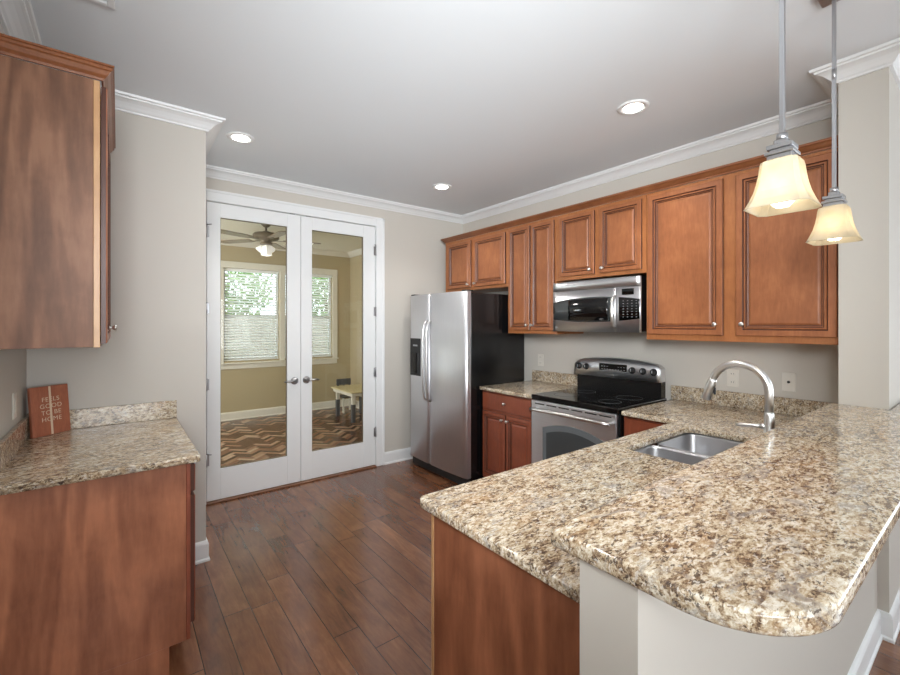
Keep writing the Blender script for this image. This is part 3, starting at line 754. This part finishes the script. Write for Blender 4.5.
plate_x(XW, 1.129, 1.108, -1, 'white outlet seen through the arch of the faucet', 'outlet')
plate_x(XW, .824, 1.114, -1, 'white jack plate on the wall right of the faucet', 'jack')
plate_x(XW, 2.790, 1.119, -1, 'pale outlet on the wall between fridge and range', 'outlet')
plate_x(XL, 2.705, 1.108, 1, 'white switch plate on the left wall beside the plaque', 'switch')

# ------------------------------------------------------------------ pendants
def pendant(loc):
    r = thing('pendant_lamp', 'x', 'lamp', loc, group='glass pendant lamps over the bar')
    H0 = 2.743 - loc[2]                      # local ceiling
    def sc_(b): bmesh.ops.scale(b, vec=(.97, .97, .97), verts=b.verts); return b
    b = new(); box(b, -.045, .045, -.045, .045, H0 - .018, H0 - .0005, .003); obj('canopy', b, M['nickel_dark'], r, local=True)
    b = new(); box(b, -.006, .006, -.006, .006, .190, H0 - .018, .001); tube(b, [(0, 0, .62), (0, 0, .66)], .0078, 10); tube(b, [(0, 0, .186), (0, 0, .205)], .013, 12); obj('rod', b, M['nickel_dark'], r, local=True)
    b = new(); box(b, -.016, .016, -.016, .016, .178, .194, .002); box(b, -.030, .030, -.030, .030, .166, .178, .001); box(b, -.024, .024, -.024, .024, .158, .166, .001)
    box(b, -.034, .034, -.034, .034, .150, .158, .001); box(b, -.029, .029, -.029, .029, .134, .150, .002); obj('cap', sc_(b), M['nickel_dark'], r, local=True)
    prof = [(.032, .137), (.042, .132), (.045, .118), (.047, .097), (.051, .072), (.057, .047), (.066, .022), (.074, .004), (.0765, 0)]
    b = new(); rows = []
    for ins in (0, 1):
        for hw, z in (prof if not ins else [(h_ - .003, z_) for h_, z_ in prof[::-1]]):
            ch = hw * .22
            rows.append([b.verts.new((x, y, z)) for x, y in ((hw, -hw + ch), (hw, hw - ch), (hw - ch, hw), (-hw + ch, hw), (-hw, hw - ch), (-hw, -hw + ch), (-hw + ch, -hw), (hw - ch, -hw))])
    for a, c_ in zip(rows, rows[1:] + rows[:1]):
        for k in range(8): b.faces.new((a[k], a[(k + 1) % 8], c_[(k + 1) % 8], c_[k]))
    obj('glass_shade', sc_(b), M['shade'], r, local=True)
    obj('bulb', sc_(lathe(new(), [(.004, .004), (.016, .006), (.026, .016), (.030, .030), (.028, .044), (.020, .062), (.014, .078), (.013, .110)], (0, 0, 0), (0, 0, 1), 20)), M['bulb'], r, local=True)
    return r
p1 = pendant((1.443, .378, 1.788)); p1['label'] = 'nearer and larger-looking pendant lamp with lit amber glass shade, left of the two'
dup(p1, (2.172, .406, 1.788), 0, 'farther pendant lamp with lit amber glass shade, in front of the white column')

# ------------------------------------------------------------------ recessed ceiling lights
def can(loc):
    r = thing('recessed_light', 'x', 'ceiling light', loc, group='recessed ceiling lights')
    obj('trim_ring', lathe(new(), [(.064, -.0005), (.088, -.0005), (.086, -.006), (.066, -.010), (.064, -.006)], (0, 0, 0), (0, 0, 1), 32), M['white'], r, local=True)
    obj('lens', lathe(new(), [(.062, -.001), (.062, -.004), (.050, -.0075)], (0, 0, 0), (0, 0, 1), 28), M['can_lens'], r, local=True)
    sl = bpy.data.lights.new('downlight', 'SPOT'); sl.energy = 42; sl.spot_size = R(125); sl.spot_blend = .9; sl.shadow_soft_size = .06; sl.color = (1, .96, .91)
    so = bpy.data.objects.new('downlight', sl); COL.objects.link(so); so.parent = r; so.location = (0, 0, -.02)
    return r
c0 = can((.66, 3.19, ZC)); c0['label'] = 'lit round ceiling light on the left, in front of the french doors'
dup(c0, (2.369, 3.193, ZC), 0, 'lit round ceiling light farthest back, in front of the fridge')
dup(c0, (2.388, 1.340, ZC), 0, 'lit round ceiling light nearest the pendant lamps, above the range aisle')
dup(c0, (.66, 1.340, ZC), 0, 'lit round ceiling light out of view above the left counter')
# ceiling vent
r = thing('ceiling_vent', 'white ceiling air vent cut by the top edge, above the left cabinet', 'vent', (-.16, 2.06, ZC))
b = new(); 
for (x0, x1, y0, y1) in ((-.32, -.295, 1.92, 2.18), (-.035, -.010, 1.92, 2.18), (-.295, -.035, 1.92, 1.945), (-.295, -.035, 2.155, 2.18)): box(b, x0, x1, y0, y1, ZC - .016, ZC - .0005, .004)
obj('frame', b, M['white'], r)
b = new()
for i in range(9): box(b, -.294, -.036, 1.952 + i * .023, 1.968 + i * .023, ZC - .009, ZC - .007, rot=Matrix.Rotation(R(30), 3, 'X'))
obj('louvre', b, M['nickel_dark'], r)

# ------------------------------------------------------------------ sunroom
def herringbone(x0, x1, y0, y1, w=.052, l=.20):
    b = new(); lay = b.faces.layers.float.new('plank'); rnd = random.Random(3); n = 130
    r45 = Matrix.Rotation(R(45), 2); cx, cy = (x0 + x1) / 2, (y0 + y1) / 2
    for i in range(-n, n):
        for j in range(-32, 32):
            for kind in (0, 1):
                # classic herringbone lattice
                ox = i * w + j * l * 1.0; oy = i * w - j * l * 1.0
                if kind == 0: a = (ox, oy, ox + l, oy + w)
                else: a = (ox, oy + w, ox + w, oy + w + l)
                g = .002
                cs_ = [(a[0] + g, a[1] + g), (a[2] - g, a[1] + g), (a[2] - g, a[3] - g), (a[0] + g, a[3] - g)]
                cs_ = [r45 @ Vector(p) + Vector((cx, cy)) for p in cs_]
                if all(p.x < x0 or p.x > x1 or p.y < y0 or p.y > y1 for p in cs_): continue
                f = b.faces.new([b.verts.new((p.x, p.y, 0)) for p in cs_]); f[lay] = rnd.random() ** 1.4
    for co, no in (((x0, 0, 0), (-1, 0, 0)), ((x1, 0, 0), (1, 0, 0)), ((0, y0, 0), (0, -1, 0)), ((0, y1, 0), (0, 1, 0))):
        bmesh.ops.bisect_plane(b, geom=list(b.verts) + list(b.edges) + list(b.faces), plane_co=co, plane_no=no, clear_outer=True)
    return b
struct('floor_sunroom', B(SX0 - .1, SX1 + .1, SY0 - .044, SY1 + .15, -.05, -.001), M['toe'])
hb = struct('floor_sunroom_planks', herringbone(SX0, SX1, SY0 - .04, SY1), M['herring'])
struct('ceiling_sunroom', B(SX0 - .1, SX1 + .1, SY0 - .04, SY1 + .15, ZC, ZC + .1), M['sun_ceiling'])
w1 = (1.265, 2.085); w2 = (2.165, 2.985); WZ0, WZ1 = .90, 2.33
w3 = (-.55, .27)
struct('wall_sunroom_far', wall_y(SY1, SY1 + .14, SX0 - .1, SX1 + .1, [w3, w1, w2], WZ0, WZ1), M['sun_wall'])
struct('wall_sunroom_right', B(SX1, SX1 + .1, SY0, SY1, 0, ZC), M['sun_wall'])
struct('wall_sunroom_left', wall_x(SX0 - .1, SX0, SY0, SY1, 4.6, 6.8, .8, 2.3), M['sun_wall'])
b = new(); box(b, SX0, .50, SY0, SY0 + .012, 0, ZC); box(b, 2.175, SX1, SY0, SY0 + .012, 0, ZC); box(b, .50, 2.175, SY0, SY0 + .012, 2.52, ZC)
struct('wall_sunroom_near', b, M['sun_wall'])
struct('trim_5', sweep(new(), [(SX0, SY0 + .012), (SX0, SY1), (SX1, SY1), (SX1, SY0 + .012)], cr), M['sun_trim'], label='crown moulding of the sunroom')
struct('baseboard_sunroom', sweep(new(), [(SX0, SY0 + .012), (SX0, SY1), (SX1, SY1), (SX1, SY0 + .012)], bb), M['sun_trim'])
# casing round the window pair
b = new()
for (a0, a1) in ((w1[0] - .085, w1[0]), (w1[1], w2[0]), (w2[1], w2[1] + .085)): box(b, a0, a1, SY1 - .018, SY1 - .0005, WZ0 - .02, WZ1 + .0, .003)
box(b, w1[0] - .085, w2[1] + .085, SY1 - .020, SY1 - .0005, WZ1, WZ1 + .10, .003)
box(b, w1[0] - .10, w2[1] + .10, SY1 - .045, SY1 - .0005, WZ0 - .045, WZ0 - .02, .004)
box(b, w1[0] - .08, w2[1] + .08, SY1 - .016, SY1 - .0005, WZ0 - .12, WZ0 - .046, .003)
struct('trim_6', b, M['sun_trim'], label='window casing, sill and apron in the sunroom')
def window(name, x0, x1, label):
    b = new(); y0, y1 = SY1 + .075, SY1 + .125
    box(b, x0, x0 + .035, y0, y1, WZ0, WZ1); box(b, x1 - .035, x1, y0, y1, WZ0, WZ1); box(b, x0 + .035, x1 - .035, y0, y1, WZ0, WZ0 + .045); box(b, x0 + .035, x1 - .035, y0, y1, WZ1 - .045, WZ1)
    zm = 1.60; box(b, x0 + .035, x1 - .035, y0, y1, zm - .022, zm + .022)
    o = struct(name, b, M['white']); o['label'] = label
    obj('window_pane', B(x0 + .034, x1 - .034, y0 + .022, y0 + .026, WZ0 + .044, zm - .02), M['glass'], o)
    obj('window_pane', B(x0 + .034, x1 - .034, y0 + .030, y0 + .034, zm + .02, WZ1 - .044), M['glass'], o)
def blind(x0, x1, label):
    r = thing('window_blind', label, 'blind', ((x0 + x1) / 2, SY1 + .035, WZ0), group='blinds in the sunroom windows')
    obj('headrail', B(x0 + .008, x1 - .008, SY1 + .012, SY1 + .062, WZ1 - .045, WZ1 - .002, .003), M['blind'], r)
    b = new(); z = WZ0 + .035; rt = Matrix.Rotation(R(-30), 3, 'X')
    while z < WZ1 - .06: box(b, x0 + .012, x1 - .012, SY1 + .014, SY1 + .060, z - .0014, z + .0014, rot=rt); z += .042
    obj('slats', b, M['blind'], r)
    obj('bottom_rail', B(x0 + .010, x1 - .010, SY1 + .016, SY1 + .058, WZ0 + .003, WZ0 + .019, .003), M['blind'], r)
    for x in (x0 + .12, x1 - .12):
        obj('cord', tube(new(), [(x, SY1 + .0125, WZ0 + .01), (x, SY1 + .0125, WZ1 - .04)], .0012, 6), M['blind'], r)
window('window_1', *w1, 'double-hung sunroom window on the left'); window('window_2', *w2, 'double-hung sunroom window on the right')
window('window_3', *w3, 'third double-hung sunroom window')
blind(*w1, 'white slatted blind in the sunroom window seen through the left french door')
blind(*w2, 'white slatted blind in the sunroom window seen through the right french door')

# ceiling fan
FX, FY = 1.47, 5.69
r = thing('ceiling_fan', 'ceiling fan with light kit seen through the left french door', 'fan', (FX, FY, ZC))
obj('canopy', lathe(new(), [(.065, -.0005), (.062, -.02), (.035, -.05), (.016, -.06)], (FX, FY, ZC), (0, 0, 1), 24), M['fan_body'], r)
obj('downrod', tube(new(), [(FX, FY, ZC - .055), (FX, FY, ZC - .12)], .012, 10), M['fan_body'], r)
obj('motor', lathe(new(), [(.03, -.105), (.06, -.118), (.135, -.135), (.155, -.155), (.155, -.195), (.13, -.215), (.07, -.225), (.06, -.25), (.075, -.26), (.07, -.275)], (FX, FY, ZC), (0, 0, 1), 32), M['fan_body'], r)
for k in range(5):
    a = R(-14.5 + 72 * k); rt = Matrix.Rotation(a, 4, 'Z') @ Matrix.Rotation(R(5), 4, 'X')
    b = new(); pts = [(.20, -.05), (.30, -.062), (.60, -.070), (.655, -.05), (.665, 0), (.655, .05), (.60, .070), (.30, .062), (.20, .05)]
    t0 = [b.verts.new((x, y, .004)) for x, y in pts]; t1 = [b.verts.new((x, y, -.004)) for x, y in pts]
    b.faces.new(t0); b.faces.new(t1[::-1])
    for i in range(9): b.faces.new((t0[i], t1[i], t1[(i + 1) % 9], t0[(i + 1) % 9]))
    box(b, .10, .24, -.014, .014, -.010, -.004, mi=1)
    for v in b.verts: v.co = rt @ v.co + Vector((FX, FY, ZC - .215))
    obj('blade', b, [M['fan_blade'], M['fan_body']], r)
for k, (dx, dy, dz) in enumerate(((.03, -.10, -1.6), (-.9, .5, -1.0), (.9, .6, -.7))):
    d = Vector((dx, dy, dz)).normalized(); c_ = Vector((FX, FY, ZC - .262))
    obj('lamp_shade', lathe(new(), [(.022, .02), (.050, .035), (.058, .07), (.066, .15), (.062, .15), (.054, .07), (.02, .03)], c_, d, 4, square=True, phase=pi / 4) if k == 0 else
        lathe(new(), [(.020, .05), (.032, .065), (.038, .09), (.044, .13), (.040, .13), (.034, .09), (.02, .06)], c_, d, 20), M['fan_lamp'], r)

# kids' table and chairs
r = thing('kids_table', 'low pale table with white and grey legs in the sunroom', 'table', (2.98, 6.26, 0))
TX0, TX1, TY0, TY1 = 2.70, 3.26, 5.88, 6.64
obj('tabletop', B(TX0, TX1, TY0, TY1, .445, .465, .004), M['kid_top'], r)
b = new(); 
for (a0, a1, c0_, c1_) in ((TX0 + .03, TX0 + .045, TY0 + .03, TY1 - .03), (TX1 - .045, TX1 - .03, TY0 + .03, TY1 - .03), (TX0 + .045, TX1 - .045, TY0 + .03, TY0 + .045), (TX0 + .045, TX1 - .045, TY1 - .045, TY1 - .03)): box(b, a0, a1, c0_, c1_, .395, .4445)
obj('apron', b, M['kid_white'], r)
for x in (TX0 + .05, TX1 - .10):
    for y in (TY0 + .06, TY1 - .13):
        lg = obj('leg', B(x, x + .05, y, y + .05, .27, .4445, .002), M['kid_white'], r)
        obj('leg_sock', B(x - .002, x + .052, y - .002, y + .052, 0.001, .2695, .002), M['kid_grey'], lg, 'dark grey lower half')
def kid_chair(loc, rz, label):
    r = thing('kids_chair', label, 'chair', loc, rz, group='small chairs at the low table')
    obj('seat', B(-.13, .13, -.13, .13, .25, .268, .004), M['kid_grey'], r, local=True)
    for x in (-.115, .09):
        for y in (-.115, .09):
            obj('leg', B(x, x + .025, y, y + .025, .001, .2495, .002), M['kid_white'], r, local=True)
    b = new(); box(b, -.13, .13, .110, .128, .44, .54, .006); box(b, -.115, -.09, .110, .125, .2685, .44); box(b, .09, .115, .110, .125, .2685, .44); box(b, -.0125, .0125, .112, .124, .2685, .44)
    obj('backrest', b, M['kid_grey'], r, local=True)
    return r
k0 = kid_chair((3.045, 6.80, 0), 0, 'small grey and white chair behind the low sunroom table')
dup(k0, (3.06, 5.78, 0), pi, 'small grey and white chair at the near side of the low table, half hidden')

# ------------------------------------------------------------------ garden
o = struct('ground_garden', B(-14, 18, SY1 + .16, 26, -.4, -.3), M['grass'])
r = thing('garden_fence', 'weathered board fence outside the sunroom windows', 'fence', (3, 11.5, -.3))
b = new(); x = -6
while x < 12: box(b, x, x + .146, 11.5, 11.52, -.29, 1.62 + random.uniform(-.01, .01)); x += .15
obj('boards', b, M['fence'], r)
b = new(); box(b, -6, 12, 11.53, 11.57, 0, .08); box(b, -6, 12, 11.53, 11.57, 1.3, 1.38); obj('rails', b, M['fence'], r)
def tree(x, y, h, rr, label, seed):
    rnd = random.Random(seed); r = thing('garden_tree', label, 'tree', (x, y, -.3), group='trees beyond the garden fence')
    obj('trunk', tube(new(), [(x, y, -.3), (x + .1, y, h * .4), (x, y + .1, h * .8)], [.14, .10, .04], 8), M['bark'], r)
    b = new()
    for i in range(2600):
        th_, ph, q = rnd.uniform(0, 2 * pi), math.acos(rnd.uniform(-1, 1)), rnd.uniform(.35, 1) ** .5 * rr
        c_ = Vector((x + q * sin(ph) * cos(th_), y + q * sin(ph) * sin(th_), h * .72 + q * cos(ph) * .9))
        u = Vector((rnd.gauss(0, 1), rnd.gauss(0, 1), rnd.gauss(0, 1))).normalized() * .09; v = u.orthogonal().normalized() * .05
        b.faces.new([b.verts.new(c_ + p) for p in (u, v, -u, -v)])
    obj('foliage', b, M['leaf'], r)
tree(2.2, 13.6, 3.6, 1.5, 'leafy tree showing above the fence through the left blind', 1)
tree(5.6, 14.2, 3.2, 1.3, 'leafy tree showing above the fence through the right blind', 2)
